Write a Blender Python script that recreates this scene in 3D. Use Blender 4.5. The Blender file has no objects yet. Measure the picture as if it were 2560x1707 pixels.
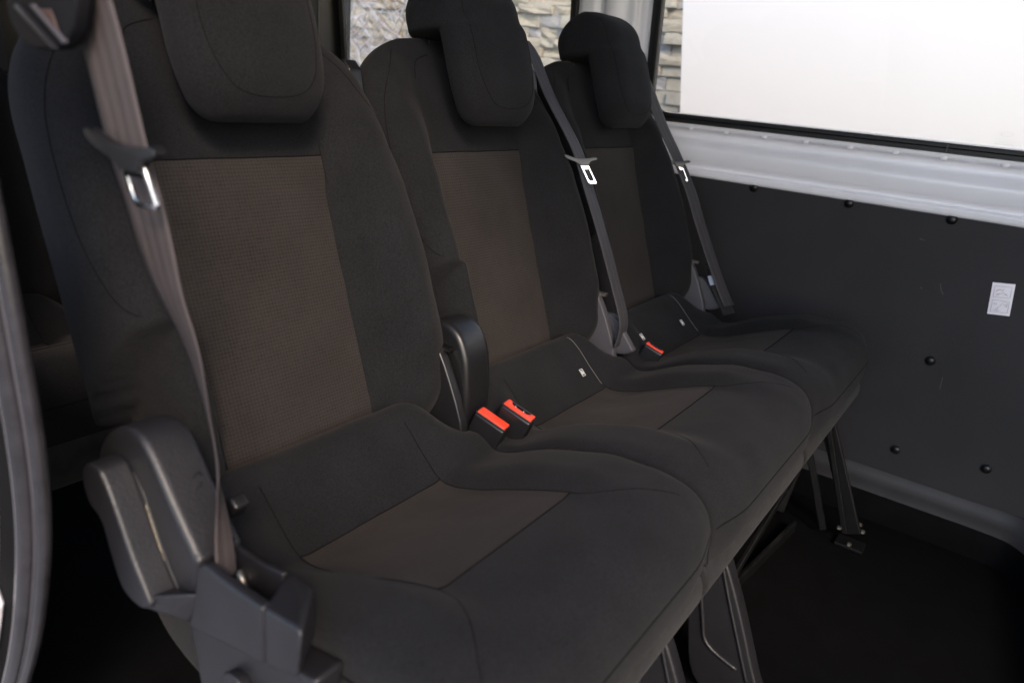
import bpy, bmesh, math, random
from mathutils import Vector, Matrix, noise
import numpy as np
random.seed(7)
S = bpy.context.scene
COL = S.collection
R = math.radians

# ------------------------------------------------------------------ camera
cam_d = bpy.data.cameras.new("camera")
cam = bpy.data.objects.new("camera", cam_d); COL.objects.link(cam)
EX = Vector((0.58759095, -0.22252243, 0.77795928))      # van axes seen from the camera
EY = Vector((-0.80406885, -0.26823686, 0.53058672))
EZ = Vector((0.0906099, -0.93730078, -0.33653691))
cx = Vector((EX[0], EY[0], EZ[0])); cy = -Vector((EX[1], EY[1], EZ[1])); cz = -Vector((EX[2], EY[2], EZ[2]))
CAMZ = 0.97
M = Matrix((cx, cy, cz)).transposed().to_4x4()
M.translation = Vector((0, 0, CAMZ))
cam.matrix_world = M
cam_d.sensor_width = 36.0
cam_d.lens = 25.31
cam_d.clip_start = 0.02; cam_d.clip_end = 500
cam_d.dof.use_dof = True
cam_d.dof.focus_distance = 1.30
cam_d.dof.aperture_fstop = 3.9
S.camera = cam

# ------------------------------------------------------------------ world, sun, exposure
SUN_EL, SUN_AZ = R(36), R(219)          # azimuth measured from +Y clockwise: the sun stands behind and left of the camera
w = bpy.data.worlds.new("World"); S.world = w; w.use_nodes = True
nt = w.node_tree; nt.nodes.clear()
sky = nt.nodes.new('ShaderNodeTexSky'); sky.sky_type = 'NISHITA'; sky.sun_disc = False
sky.sun_elevation = SUN_EL; sky.sun_rotation = SUN_AZ; sky.dust_density = 1.5; sky.air_density = 1.0
bg = nt.nodes.new('ShaderNodeBackground'); bg.inputs[1].default_value = 0.12
wo = nt.nodes.new('ShaderNodeOutputWorld')
nt.links.new(sky.outputs[0], bg.inputs[0]); nt.links.new(bg.outputs[0], wo.inputs[0])
sun_d = bpy.data.lights.new("sun", 'SUN'); sun_d.energy = 0.9; sun_d.angle = R(13); sun_d.color = (1.0, 0.77, 0.58)
sun = bpy.data.objects.new("sun", sun_d); COL.objects.link(sun)
sd = Vector((math.sin(SUN_AZ) * math.cos(SUN_EL), math.cos(SUN_AZ) * math.cos(SUN_EL), math.sin(SUN_EL)))
sun.rotation_euler = sd.to_track_quat('Z', 'Y').to_euler()
S.view_settings.view_transform = 'Standard'; S.view_settings.look = 'None'
S.view_settings.exposure = 1.9; S.view_settings.gamma = 1
S.render.engine = 'CYCLES'
S.cycles.max_bounces = 8; S.cycles.diffuse_bounces = 5; S.cycles.transparent_max_bounces = 12
S.cycles.sample_clamp_indirect = 4
S.render.resolution_x = 1024; S.render.resolution_y = 682

# ------------------------------------------------------------------ materials
def mat(name, col, rough=0.6, metal=0.0, bump=None, var=None, spec=0.5, coat=0.0, sheen=0.0):
    """bump = (scale, strength, distance); var = (scale, amount, detail)"""
    m = bpy.data.materials.new(name); m.use_nodes = True
    t = m.node_tree; b = t.nodes['Principled BSDF']
    b.inputs['Base Color'].default_value = (*col, 1); b.inputs['Roughness'].default_value = rough
    b.inputs['Metallic'].default_value = metal; b.inputs['Specular IOR Level'].default_value = spec
    b.inputs['Coat Weight'].default_value = coat
    if sheen:
        b.inputs['Sheen Weight'].default_value = sheen; b.inputs['Sheen Roughness'].default_value = 0.5
    tc = t.nodes.new('ShaderNodeTexCoord')
    if var:
        n = t.nodes.new('ShaderNodeTexNoise'); n.inputs['Scale'].default_value = var[0]; n.inputs['Detail'].default_value = var[2]
        t.links.new(tc.outputs['Object'], n.inputs['Vector'])
        mr = t.nodes.new('ShaderNodeMapRange'); mr.inputs[1].default_value = 0.25; mr.inputs[2].default_value = 0.75
        mr.inputs[3].default_value = 1 - var[1]; mr.inputs[4].default_value = 1 + var[1]
        t.links.new(n.outputs['Fac'], mr.inputs[0])
        mx = t.nodes.new('ShaderNodeVectorMath'); mx.operation = 'SCALE'; mx.inputs[0].default_value = col
        t.links.new(mr.outputs[0], mx.inputs['Scale']); t.links.new(mx.outputs[0], b.inputs['Base Color'])
    if bump:
        n2 = t.nodes.new('ShaderNodeTexNoise'); n2.inputs['Scale'].default_value = bump[0]; n2.inputs['Detail'].default_value = 4
        t.links.new(tc.outputs['Object'], n2.inputs['Vector'])
        bp = t.nodes.new('ShaderNodeBump'); bp.inputs['Strength'].default_value = bump[1]; bp.inputs['Distance'].default_value = bump[2]
        t.links.new(n2.outputs['Fac'], bp.inputs['Height']); t.links.new(bp.outputs[0], b.inputs['Normal'])
    return m

def speckle(m, scale, amt):
    t = m.node_tree; b = t.nodes['Principled BSDF']; l = b.inputs['Base Color'].links[0]; src = l.from_socket
    tc = t.nodes.new('ShaderNodeTexCoord'); n = t.nodes.new('ShaderNodeTexNoise'); n.inputs['Scale'].default_value = scale; n.inputs['Detail'].default_value = 3
    t.links.new(tc.outputs['Object'], n.inputs['Vector'])
    mr = t.nodes.new('ShaderNodeMapRange'); mr.inputs[1].default_value = .3; mr.inputs[2].default_value = .7; mr.inputs[3].default_value = 1 - amt; mr.inputs[4].default_value = 1 + amt
    t.links.new(n.outputs['Fac'], mr.inputs[0]); v = t.nodes.new('ShaderNodeVectorMath'); v.operation = 'SCALE'
    t.links.new(src, v.inputs[0]); t.links.new(mr.outputs[0], v.inputs['Scale']); t.links.new(v.outputs[0], b.inputs['Base Color'])
    return m

def fabric(name, col, cell, line, amount, warp=0.12, rough=0.9, sheen=0.25, var=0.25):
    """woven cloth: a grid of fine darker stitches on UVs given in metres, with fuzz and blotches"""
    m = bpy.data.materials.new(name); m.use_nodes = True
    t = m.node_tree; N = t.nodes; L = t.links; b = N['Principled BSDF']
    b.inputs['Roughness'].default_value = rough; b.inputs['Specular IOR Level'].default_value = 0.15
    b.inputs['Sheen Weight'].default_value = sheen; b.inputs['Sheen Roughness'].default_value = 0.45
    uv = N.new('ShaderNodeUVMap'); uv.uv_map = 'UVMap'
    sc = N.new('ShaderNodeVectorMath'); sc.operation = 'SCALE'; sc.inputs['Scale'].default_value = 1 / cell
    L.new(uv.outputs[0], sc.inputs[0])
    nz = N.new('ShaderNodeTexNoise'); nz.inputs['Scale'].default_value = 0.9; nz.inputs['Detail'].default_value = 3
    L.new(sc.outputs[0], nz.inputs['Vector'])
    nc = N.new('ShaderNodeVectorMath'); nc.operation = 'MULTIPLY_ADD'
    L.new(nz.outputs['Color'], nc.inputs[0]); nc.inputs[1].default_value = (warp, warp, 0); L.new(sc.outputs[0], nc.inputs[2])
    fr = N.new('ShaderNodeVectorMath'); fr.operation = 'FRACTION'; L.new(nc.outputs[0], fr.inputs[0])
    sp = N.new('ShaderNodeSeparateXYZ'); L.new(fr.outputs[0], sp.inputs[0])
    outs = []
    for k in (0, 1):
        a = N.new('ShaderNodeMath'); a.operation = 'SUBTRACT'; L.new(sp.outputs[k], a.inputs[0]); a.inputs[1].default_value = 0.5
        a2 = N.new('ShaderNodeMath'); a2.operation = 'ABSOLUTE'; L.new(a.outputs[0], a2.inputs[0])
        r = N.new('ShaderNodeMapRange'); r.interpolation_type = 'SMOOTHSTEP'; L.new(a2.outputs[0], r.inputs[0])
        r.inputs[1].default_value = 0.5 - line; r.inputs[2].default_value = 0.5; outs.append(r.outputs[0])
    mxm = N.new('ShaderNodeMath'); mxm.operation = 'MAXIMUM'; L.new(outs[0], mxm.inputs[0]); L.new(outs[1], mxm.inputs[1])
    n3 = N.new('ShaderNodeTexNoise'); n3.inputs['Scale'].default_value = 0.5; n3.inputs['Detail'].default_value = 5; L.new(sc.outputs[0], n3.inputs['Vector'])
    lm = N.new('ShaderNodeMath'); lm.operation = 'MULTIPLY'; L.new(mxm.outputs[0], lm.inputs[0]); L.new(n3.outputs['Fac'], lm.inputs[1])
    l2 = N.new('ShaderNodeMath'); l2.operation = 'MULTIPLY'; L.new(lm.outputs[0], l2.inputs[0]); l2.inputs[1].default_value = amount * 1.8; l2.use_clamp = True
    tc = N.new('ShaderNodeTexCoord')
    n4 = N.new('ShaderNodeTexNoise'); n4.inputs['Scale'].default_value = 9; n4.inputs['Detail'].default_value = 6; L.new(tc.outputs['Object'], n4.inputs['Vector'])
    n5 = N.new('ShaderNodeTexNoise'); n5.inputs['Scale'].default_value = 900; n5.inputs['Detail'].default_value = 1; L.new(tc.outputs['Object'], n5.inputs['Vector'])
    ad = N.new('ShaderNodeMath'); ad.operation = 'ADD'; L.new(n4.outputs['Fac'], ad.inputs[0]); L.new(n5.outputs['Fac'], ad.inputs[1])
    vr = N.new('ShaderNodeMapRange'); L.new(ad.outputs[0], vr.inputs[0]); vr.inputs[1].default_value = 0.6; vr.inputs[2].default_value = 1.4
    vr.inputs[3].default_value = 1 - var; vr.inputs[4].default_value = 1 + var
    c1 = N.new('ShaderNodeVectorMath'); c1.operation = 'SCALE'; c1.inputs[0].default_value = col; L.new(vr.outputs[0], c1.inputs['Scale'])
    iv = N.new('ShaderNodeMath'); iv.operation = 'SUBTRACT'; iv.inputs[0].default_value = 1; L.new(l2.outputs[0], iv.inputs[1])
    c2 = N.new('ShaderNodeVectorMath'); c2.operation = 'SCALE'; L.new(c1.outputs[0], c2.inputs[0]); L.new(iv.outputs[0], c2.inputs['Scale'])
    L.new(c2.outputs[0], b.inputs['Base Color'])
    hs = N.new('ShaderNodeMath'); hs.operation = 'MULTIPLY_ADD'; L.new(n5.outputs['Fac'], hs.inputs[0]); hs.inputs[1].default_value = 0.4; L.new(iv.outputs[0], hs.inputs[2])
    bp = N.new('ShaderNodeBump'); bp.inputs['Strength'].default_value = 0.5; bp.inputs['Distance'].default_value = 0.0008
    L.new(hs.outputs[0], bp.inputs['Height']); L.new(bp.outputs[0], b.inputs['Normal'])
    return m

M_FAB = mat('black_cloth', (0.0096, 0.0098, 0.0112), 0.95, bump=(1100, 0.55, 0.0008), var=(14, 0.18, 8), spec=0.12, sheen=0.03)
speckle(M_FAB, 420, .38)
M_INS = fabric('brown_grid_cloth', (0.0270, 0.0233, 0.0218), 0.0047, 0.17, 0.6, sheen=0.03)
M_INS2 = fabric('brown_seat_cloth', (0.0262, 0.0224, 0.0212), 0.0042, 0.2, 0.45, sheen=0.03)
M_SEAM = mat('seam_thread', (0.0045, 0.0043, 0.0045), 0.95, spec=0.1)
M_THREAD = mat('pale_thread', (0.10, 0.10, 0.10), 0.8)
M_FELT = mat('grey_felt', (0.019, 0.019, 0.020), 0.95, bump=(500, 0.8, 0.001), var=(60, 0.3, 6), spec=0.1, sheen=0.05)
M_PLA = mat('grey_grained_plastic', (0.0098, 0.0095, 0.0115), 0.44, bump=(420, 0.55, 0.0008), var=(26, 0.2, 9))
speckle(M_PLA, 600, .25)
M_PLAD = mat('black_plastic', (0.008, 0.008, 0.009), 0.36, bump=(500, 0.2, 0.0004))
M_GREYP = mat('pale_grey_plastic', (0.048, 0.046, 0.053), 0.6, bump=(600, 0.2, 0.0004))
def webbing(name, col, amt=.16):
    m = mat(name, col, .62, var=(30, .12, 6), spec=.3); t = m.node_tree; N = t.nodes; L = t.links; b = N['Principled BSDF']
    src = b.inputs['Base Color'].links[0].from_socket
    uv = N.new('ShaderNodeUVMap'); uv.uv_map = 'UVMap'; sp = N.new('ShaderNodeSeparateXYZ'); L.new(uv.outputs[0], sp.inputs[0])
    def wave(k, per):
        a = N.new('ShaderNodeMath'); a.operation = 'MULTIPLY'; L.new(sp.outputs[k], a.inputs[0]); a.inputs[1].default_value = 2 * math.pi / per
        c = N.new('ShaderNodeMath'); c.operation = 'COSINE'; L.new(a.outputs[0], c.inputs[0]); return c
    w1, w2 = wave(0, .0155), wave(1, .0030)
    p = N.new('ShaderNodeMath'); p.operation = 'MULTIPLY_ADD'; L.new(w1.outputs[0], p.inputs[0]); p.inputs[1].default_value = amt; p.inputs[2].default_value = 1
    q = N.new('ShaderNodeMath'); q.operation = 'MULTIPLY_ADD'; L.new(w2.outputs[0], q.inputs[0]); q.inputs[1].default_value = amt; L.new(p.outputs[0], q.inputs[2])
    v = N.new('ShaderNodeVectorMath'); v.operation = 'SCALE'; L.new(src, v.inputs[0]); L.new(q.outputs[0], v.inputs['Scale']); L.new(v.outputs[0], b.inputs['Base Color'])
    bp = N.new('ShaderNodeBump'); bp.inputs['Strength'].default_value = .5; bp.inputs['Distance'].default_value = .0008; L.new(q.outputs[0], bp.inputs['Height']); L.new(bp.outputs[0], b.inputs['Normal'])
    return m
M_BELT_LIT = webbing('lit_belt_webbing', (0.056, 0.046, 0.046))  # lit copy: the warm light on the near belt is in its colour
M_CHROME = mat('polished_steel', (0.72, 0.70, 0.68), 0.16, 1.0)
M_STEEL = mat('worn_black_steel', (0.006, 0.006, 0.0065), 0.36, 0.2, bump=(90, 0.3, 0.0006), var=(40, 0.5, 8))
M_BOLT = mat('dull_bolt', (0.35, 0.32, 0.28), 0.35, 0.9)
M_RED = mat('orange_red_plastic', (0.80, 0.055, 0.020), 0.38)
M_PAINT = mat('silver_paint', (0.78, 0.77, 0.81), 0.32, 0.0, bump=(12, 0.05, 0.002), var=(5, 0.05, 6), coat=0.5)
M_STAIN = mat('stained_silver_paint', (0.50, 0.48, 0.46), 0.45, 0.0, var=(7, 0.16, 8))
M_RUB = mat('black_rubber', (0.014, 0.014, 0.015), 0.42, bump=(300, 0.3, 0.0005))
M_SEAL = mat('glossy_door_rubber', (0.022, 0.021, 0.024), 0.24, bump=(160, 0.15, 0.0006), var=(50, 0.3, 8))
M_PANEL = mat('black_board', (0.0155, 0.0143, 0.0165), 0.66, bump=(350, 0.5, 0.0006), var=(6, 0.22, 10), spec=0.35)
speckle(M_PANEL, 500, .3)
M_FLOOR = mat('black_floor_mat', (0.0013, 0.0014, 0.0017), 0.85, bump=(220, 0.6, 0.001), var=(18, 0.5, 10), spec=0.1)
M_COVE = mat('moulded_floor_edge', (0.0190, 0.0190, 0.0210), 0.6, bump=(260, 0.4, 0.0006), var=(12, 0.25, 8))
M_ROOF = mat('grey_headliner', (0.10, 0.10, 0.10), 0.95)
M_PAPER = mat('white_paper', (0.80, 0.77, 0.82), 0.6)
M_INK = mat('grey_ink', (0.36, 0.33, 0.38), 0.6)
M_INKR = mat('red_ink', (0.55, 0.20, 0.18), 0.6)
M_BLUE = mat('pale_blue_label', (0.26, 0.30, 0.40), 0.5, var=(400, 0.35, 2))
M_TAG = mat('white_print', (0.62, 0.62, 0.62), 0.6)
M_WHITE = mat('white_sheet', (0.785, 0.80, 0.83), 0.5)
M_GROUND = mat('gravel_ground', (0.23, 0.235, 0.25), 0.95, bump=(25, 0.8, 0.01), var=(3, 0.3, 10))
M_MORT = mat('sandy_mortar', (0.32, 0.30, 0.25), 0.95, bump=(60, 0.8, 0.004), var=(6, 0.2, 8))
M_ST = [mat('pale_stone', (0.37, 0.355, 0.305), 0.9, bump=(30, 0.8, 0.006), var=(9, 0.22, 8)),
        mat('cream_stone', (0.39, 0.365, 0.30), 0.9, bump=(30, 0.8, 0.006), var=(9, 0.22, 8)),
        mat('tan_stone', (0.34, 0.31, 0.255), 0.9, bump=(30, 0.8, 0.006), var=(9, 0.25, 8)),
        mat('grey_stone', (0.34, 0.34, 0.335), 0.9, bump=(30, 0.8, 0.006), var=(9, 0.22, 8))]
M_TWIG = mat('pale_dry_twig', (0.46, 0.46, 0.50), 0.8)
M_TWIG2 = mat('brown_dry_twig', (0.22, 0.17, 0.13), 0.8)
def glass_mat():
    m = bpy.data.materials.new('clear_glass'); m.use_nodes = True
    t = m.node_tree; t.nodes.clear()
    o = t.nodes.new('ShaderNodeOutputMaterial'); mx = t.nodes.new('ShaderNodeMixShader')
    tr = t.nodes.new('ShaderNodeBsdfTransparent'); tr.inputs[0].default_value = (0.97, 0.98, 0.97, 1)
    gl = t.nodes.new('ShaderNodeBsdfGlossy'); gl.inputs['Roughness'].default_value = 0.02
    f = t.nodes.new('ShaderNodeFresnel'); f.inputs[0].default_value = 1.25
    t.links.new(f.outputs[0], mx.inputs[0]); t.links.new(tr.outputs[0], mx.inputs[1]); t.links.new(gl.outputs[0], mx.inputs[2])
    t.links.new(mx.outputs[0], o.inputs[0]); return m
M_GLASS = glass_mat()

M_BELT_SHADE = webbing('shaded_belt_webbing', (0.036, 0.034, 0.038))  # shaded copy of the webbing, the far belts' dimmer light in its colour
# ------------------------------------------------------------------ helpers
def tag(o, label=None, cat=None, group=None, kind=None):
    if label: o['label'] = label
    if cat: o['category'] = cat
    if group: o['group'] = group
    if kind: o['kind'] = kind
    return o
def empty(name, loc, label, cat, group=None):
    o = bpy.data.objects.new(name, None); COL.objects.link(o); o.location = loc; o.empty_display_size = .05
    return tag(o, label, cat, group)
def link(name, me, m, parent=None, smooth=True, loc=None):
    if m is not None and not me.materials: me.materials.append(m)
    if smooth: me.polygons.foreach_set('use_smooth', [True] * len(me.polygons))
    o = bpy.data.objects.new(name, me); COL.objects.link(o)
    if parent is not None: o.parent = parent
    if loc is not None: o.location = loc
    return o
def mesh(verts, faces, uvs=None):
    me = bpy.data.meshes.new('m'); me.from_pydata([tuple(v) for v in verts], [], faces)
    if uvs is not None:
        ul = me.uv_layers.new(name='UVMap')
        for l in me.loops: ul.data[l.index].uv = uvs[l.vertex_index]
    me.update(); return me
def fixn(me):
    bm = bmesh.new(); bm.from_mesh(me); bmesh.ops.remove_doubles(bm, verts=bm.verts, dist=1e-6)
    bmesh.ops.recalc_face_normals(bm, faces=bm.faces); bm.to_mesh(me); bm.free(); return me
def grid_mesh(P, closed_v=False, uv=None, thick=None):
    """P[i][j] grid of points"""
    n, m_ = len(P), len(P[0]); V = [p for r in P for p in r]; F = []
    for i in range(n - 1):
        for j in range(m_ if closed_v else m_ - 1):
            k = (j + 1) % m_
            F.append((i * m_ + j, i * m_ + k, (i + 1) * m_ + k, (i + 1) * m_ + j))
    if closed_v:
        F.append(tuple(range(m_))[::-1]); F.append(tuple((n - 1) * m_ + j for j in range(m_)))
    return mesh(V, F, uv)
def tube_mesh(path, r, n=8, flat=None):
    path = [Vector(p) for p in path]; P = []
    up = None
    for i, p in enumerate(path):
        d = (path[min(i + 1, len(path) - 1)] - path[max(i - 1, 0)]).normalized()
        if up is None:
            up = Vector((0, 0, 1)) if abs(d.z) < .9 else Vector((0, 1, 0))
        a = d.cross(up).normalized(); up = a.cross(d).normalized()
        rr = r[i] if isinstance(r, (list, tuple)) else r
        P.append([p + a * math.cos(2 * math.pi * k / n) * rr + up * math.sin(2 * math.pi * k / n) * rr * (flat or 1) for k in range(n)])
    return fixn(grid_mesh(P, True))
def box_bm(bm, c, s, rot=None):
    r = bmesh.ops.create_cube(bm, size=1); mt = Matrix.Translation(Vector(c)) @ (rot.to_4x4() if rot else Matrix.Identity(4)) @ Matrix.Diagonal((*s, 1))
    bmesh.ops.transform(bm, matrix=mt, verts=r['verts']); return r['verts']
def bev(bm, w, seg=3, ang=30):
    es = [e for e in bm.edges if len(e.link_faces) == 2 and e.calc_face_angle(0) > R(ang)]
    if es and w > 0: bmesh.ops.bevel(bm, geom=es, offset=w, segments=seg, affect='EDGES', profile=.6, clamp_overlap=True)
def box_mesh(c, s, bevel=.003, rot=None, seg=2):
    bm = bmesh.new(); box_bm(bm, c, s, rot); bev(bm, bevel, seg); me = bpy.data.meshes.new('m'); bm.to_mesh(me); bm.free(); return me
def prism(poly, a0, a1, bevel=.004, seg=3, axis='x', bang=30):
    """polygon in the two other axes, extruded along axis"""
    bm = bmesh.new()
    def pt(p, a): return {'x': (a, p[0], p[1]), 'y': (p[0], a, p[1]), 'z': (p[0], p[1], a)}[axis]
    A = [bm.verts.new(pt(p, a0)) for p in poly]; B = [bm.verts.new(pt(p, a1)) for p in poly]
    n = len(poly); bm.faces.new(A); bm.faces.new(B[::-1])
    for i in range(n): bm.faces.new((A[i], A[(i + 1) % n], B[(i + 1) % n], B[i])[::-1])
    bmesh.ops.recalc_face_normals(bm, faces=bm.faces)
    if bevel:
        es = [e for e in bm.edges if (e.verts[0] in A) == (e.verts[1] in A) ] if bang is None else [e for e in bm.edges if e.calc_face_angle(0) > R(bang)]
        bmesh.ops.bevel(bm, geom=es, offset=bevel, segments=seg, affect='EDGES', profile=.6, clamp_overlap=True)
    me = bpy.data.meshes.new('m'); bm.to_mesh(me); bm.free(); return me
def smoothpoly(pts, n=6, closed=True):
    """Catmull-Rom through the points"""
    out = []; N = len(pts)
    rng = range(N) if closed else range(N - 1)
    for i in rng:
        if closed: p0, p1, p2, p3 = pts[i - 1], pts[i], pts[(i + 1) % N], pts[(i + 2) % N]
        else: p0, p1, p2, p3 = pts[max(i - 1, 0)], pts[i], pts[i + 1], pts[min(i + 2, N - 1)]
        for k in range(n):
            t = k / n
            out.append(tuple(.5 * ((2 * b) + (-a + c) * t + (2 * a - 5 * b + 4 * c - d) * t * t + (-a + 3 * b - 3 * c + d) * t ** 3) for a, b, c, d in zip(p0, p1, p2, p3)))
    if not closed: out.append(tuple(pts[-1]))
    return out
def ss(a, b, x):
    t = min(max((x - a) / (b - a), 0), 1); return t * t * (3 - 2 * t)
def lerpt(tab, x):
    if x <= tab[0][0]: return tab[0][1]
    for (a, b), (c, d) in zip(tab, tab[1:]):
        if x <= c:
            t = (x - a) / (c - a); return b + (d - b) * (t * t * (3 - 2 * t) * .5 + t * .5)
    return tab[-1][1]
def ribbon(path, width_dir, wid, th, nseg=9):
    """belt webbing: path of points, constant or per-point width direction, gentle cross curvature"""
    P = []; uv = []; L = 0; n = len(path); path = [Vector(p) for p in path]
    for i, p in enumerate(path):
        if i: L += (p - path[i - 1]).length
        wd = Vector(width_dir[i] if isinstance(width_dir, list) else width_dir).normalized()
        d = (path[min(i + 1, n - 1)] - path[max(i - 1, 0)]).normalized(); nn = wd.cross(d).normalized()
        ring = []
        for k in range(nseg):
            q = k / (nseg - 1) * 2 - 1
            W_ = (np.interp(i, np.linspace(0, n - 1, len(wid)), wid) if isinstance(wid, list) else wid); ring.append(p + wd * q * W_ / 2 + nn * (th / 2 * (1 - abs(q) ** 6 * .8))); uv.append((q * W_ / 2, L))
        for k in range(nseg):
            q = 1 - k / (nseg - 1) * 2
            ring.append(p + wd * q * W_ / 2 - nn * (th / 2 * (1 - abs(q) ** 6 * .8))); uv.append((q * W_ / 2, L))
        P.append(ring)
    return grid_mesh(P, True, uv)

# ------------------------------------------------------------------ the setting: floor, ground
WX = 1.95                                     # inner face of the far side wall
def xw(z): return WX if z < .80 else WX - .10 * (z - .80)
def struct(name, me, m, smooth=False, label=None):
    o = link(name, me, m, None, smooth); tag(o, label, None, None, 'structure'); return o
struct('ground', mesh([(-60, -60, -.55), (60, -60, -.55), (60, 60, -.55), (-60, 60, -.55)], [(0, 1, 2, 3)]), M_GROUND, label='pale gravel ground outside the van')
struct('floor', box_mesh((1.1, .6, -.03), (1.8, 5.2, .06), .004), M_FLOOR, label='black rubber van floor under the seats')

# ------------------------------------------------------------------ van body shell
van = empty('van_body', (1.1, .6, 0), 'silver van interior shell with windows, black side board and door seal', 'van')
VL = Vector((-1.1, -.6, 0))
def vpart(name, me, m, smooth=False, parent=None):
    o = link(name, me, m, parent or van, smooth)
    if parent is None: o.location = VL
    return o
# painted sill between board and window: (offset from wall towards the cabin, z) profile run along Y
sill = [(.0, .770), (.016, .776), (.020, .786), (.020, .793), (.010, .797), (.009, .803), (.016, .815), (.020, .835), (.018, .852), (.004, .866), (-.008, .874), (-.010, .886),
        (-.004, .894), (.010, .899), (.010, .915), (.009, .935)]
sill = smoothpoly(sill, 3, False)
ys = np.linspace(-2.4, 1.2, 40)
vpart('window_sill', fixn(grid_mesh([[(xw(z) - o_, y, z) for (o_, z) in sill] for y in ys])), M_PAINT, True)
# spot-weld dimples along the flange
for k, y in enumerate([.80, .70, .60, .495, .39, .29, .19, .07, -.04]):
    bm = bmesh.new(); bmesh.ops.create_uvsphere(bm, u_segments=12, v_segments=8, radius=.008)
    bmesh.ops.scale(bm, vec=(.25, 1.15, .8), verts=bm.verts); me = bpy.data.meshes.new('m'); bm.to_mesh(me); bm.free()
    o = vpart('weld_spot', me, M_PAINT, True); o.location = VL + Vector((xw(.9) - .0095, y, .900))
# window openings
def rrect(y0, y1, z0, z1, r, n=8):
    pts = []
    for (cy_, cz_, a0) in ((y0 + r, z0 + r, 180), (y1 - r, z0 + r, 270), (y1 - r, z1 - r, 0), (y0 + r, z1 - r, 90)):
        for k in range(n + 1):
            a = R(a0 + 90 * k / n); pts.append((cy_ + r * math.cos(a), cz_ + r * math.sin(a)))
    return pts
def wall_plate(outer, inner, off):
    """painted flange: ring between a rectangle and a rounded opening, pushed to the wall surface"""
    V = []; F = []; n = len(inner)
    y0, y1, z0, z1 = outer; cy_, cz_ = (y0 + y1) / 2, (z0 + z1) / 2
    iy0, iy1 = min(p[0] for p in inner), max(p[0] for p in inner); iz0, iz1 = min(p[1] for p in inner), max(p[1] for p in inner)
    for (y, z) in inner:
        V.append((xw(z) - off, y, z))
        ty = (y - (iy0 + iy1) / 2) / ((iy1 - iy0) / 2); tz = (z - (iz0 + iz1) / 2) / ((iz1 - iz0) / 2); s = 1 / max(abs(ty), abs(tz))
        Y = cy_ + ty * s * (y1 - y0) / 2; Z = cz_ + tz * s * (z1 - z0) / 2; V.append((xw(Z) - off, Y, Z))
    for i in range(n):
        j = (i + 1) % n; F.append((2 * i, 2 * i + 1, 2 * j + 1, 2 * j))
    return fixn(mesh(V, F))
def seal_ring(hole, r=.0125, inset=.0):
    P = [(xw(z) - .006, y, z) for (y, z) in hole]; P.append(P[0]); P.append(P[1])
    return tube_mesh(P, r, 10)
W1 = rrect(-1.9, .917, .932, 1.62, .05); W1o = rrect(-1.925, .947, .910, 1.645, .072)
W2 = rrect(1.203, 2.155, .86, 1.62, .055)
vpart('window_flange', wall_plate((-2.4, .985, .90, 1.75), W1, .008), M_PAINT)
vpart('window_flange', wall_plate((1.165, 2.20, .80, 1.75), W2, .004), M_PAINT)
def band(hole_in, hole_out, lift, m, name, parent=None):
    """flat-topped rubber seal between two rounded outlines"""
    n = len(hole_in); P = []
    for i in range(n + 1):
        a = hole_in[i % n]; b = hole_out[i % n]; ring = []
        for (q, h) in ((0, .0), (.0, lift * .8), (.12, lift), (.42, lift), (.48, lift * .72), (.54, lift), (.88, lift), (1, lift * .7), (1, 0)):
            y = a[0] + (b[0] - a[0]) * q; z = a[1] + (b[1] - a[1]) * q; ring.append((xw(z) - .006 - h, y, z))
        P.append(ring)
    return vpart(name, fixn(grid_mesh(P)), m, False, parent)
s1 = band(W1, W1o, .014, M_RUB, 'window_seal')
band(W2, rrect(1.180, 2.18, .835, 1.645, .075), .012, M_RUB, 'window_seal')
vpart('seal_joint', box_mesh((xw(.92) - .0215, .187, .921), (.003, .0035, .019), .0005), M_GREYP)
def pane(y0, y1, z0, z1):
    V = []
    for d in (.0, .004):
        for (y, z) in ((y0, z0), (y1, z0), (y1, z1), (y0, z1)): V.append((xw(z) + .004 + d, y, z))
    return mesh(V, [(0, 1, 2, 3), (7, 6, 5, 4), (0, 4, 5, 1), (1, 5, 6, 2), (2, 6, 7, 3), (3, 7, 4, 0)])
wp = vpart('window_pane', pane(-1.92, .95, .915, 1.64), M_GLASS)
vpart('window_pane', pane(1.205, 2.17, .845, 1.64), M_GLASS)
# faint maker's etching low on the first pane: an oval and rows of fine strokes
bm = bmesh.new()
for k in range(14):
    a, b2 = R(k * 360 / 14), R((k + 1) * 360 / 14)
    c_ = Vector((0, .085 + .011 * math.cos((a + b2) / 2), .962 + .0045 * math.sin((a + b2) / 2)))
    box_bm(bm, (xw(.96) + .003, c_.y, c_.z), (.0006, .0035, .0008))
for rr, zz in enumerate((.951, .946, .941)):
    for k in range(7):
        box_bm(bm, (xw(.95) + .003, .070 + k * .0052, zz), (.0006, .0016 + .001 * ((k * 3 + rr) % 3), .0012))
me = bpy.data.meshes.new('m'); bm.to_mesh(me); bm.free(); vpart('etched_mark', me, mat('frosted_etching', (.62, .63, .62), .8))
# painted pillar between the windows, profile (y, offset) run up Z
pil = [(.957, .006), (.972, .010), (.985, .010), (.990, .022), (.998, .026), (1.012, .026), (1.022, .030), (1.040, .042), (1.060, .046), (1.075, .040), (1.085, .026), (1.098, .022),
       (1.112, .030), (1.122, .034), (1.150, .034), (1.160, .028), (1.164, .024), (1.168, .010), (1.176, .006), (1.186, .004)]
pil = smoothpoly(pil, 3, False)
vpart('pillar', fixn(grid_mesh([[(xw(z) - o_, y, z) for (y, o_) in pil] for z in np.linspace(.80, 1.75, 12)])), M_PAINT, True)
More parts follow.
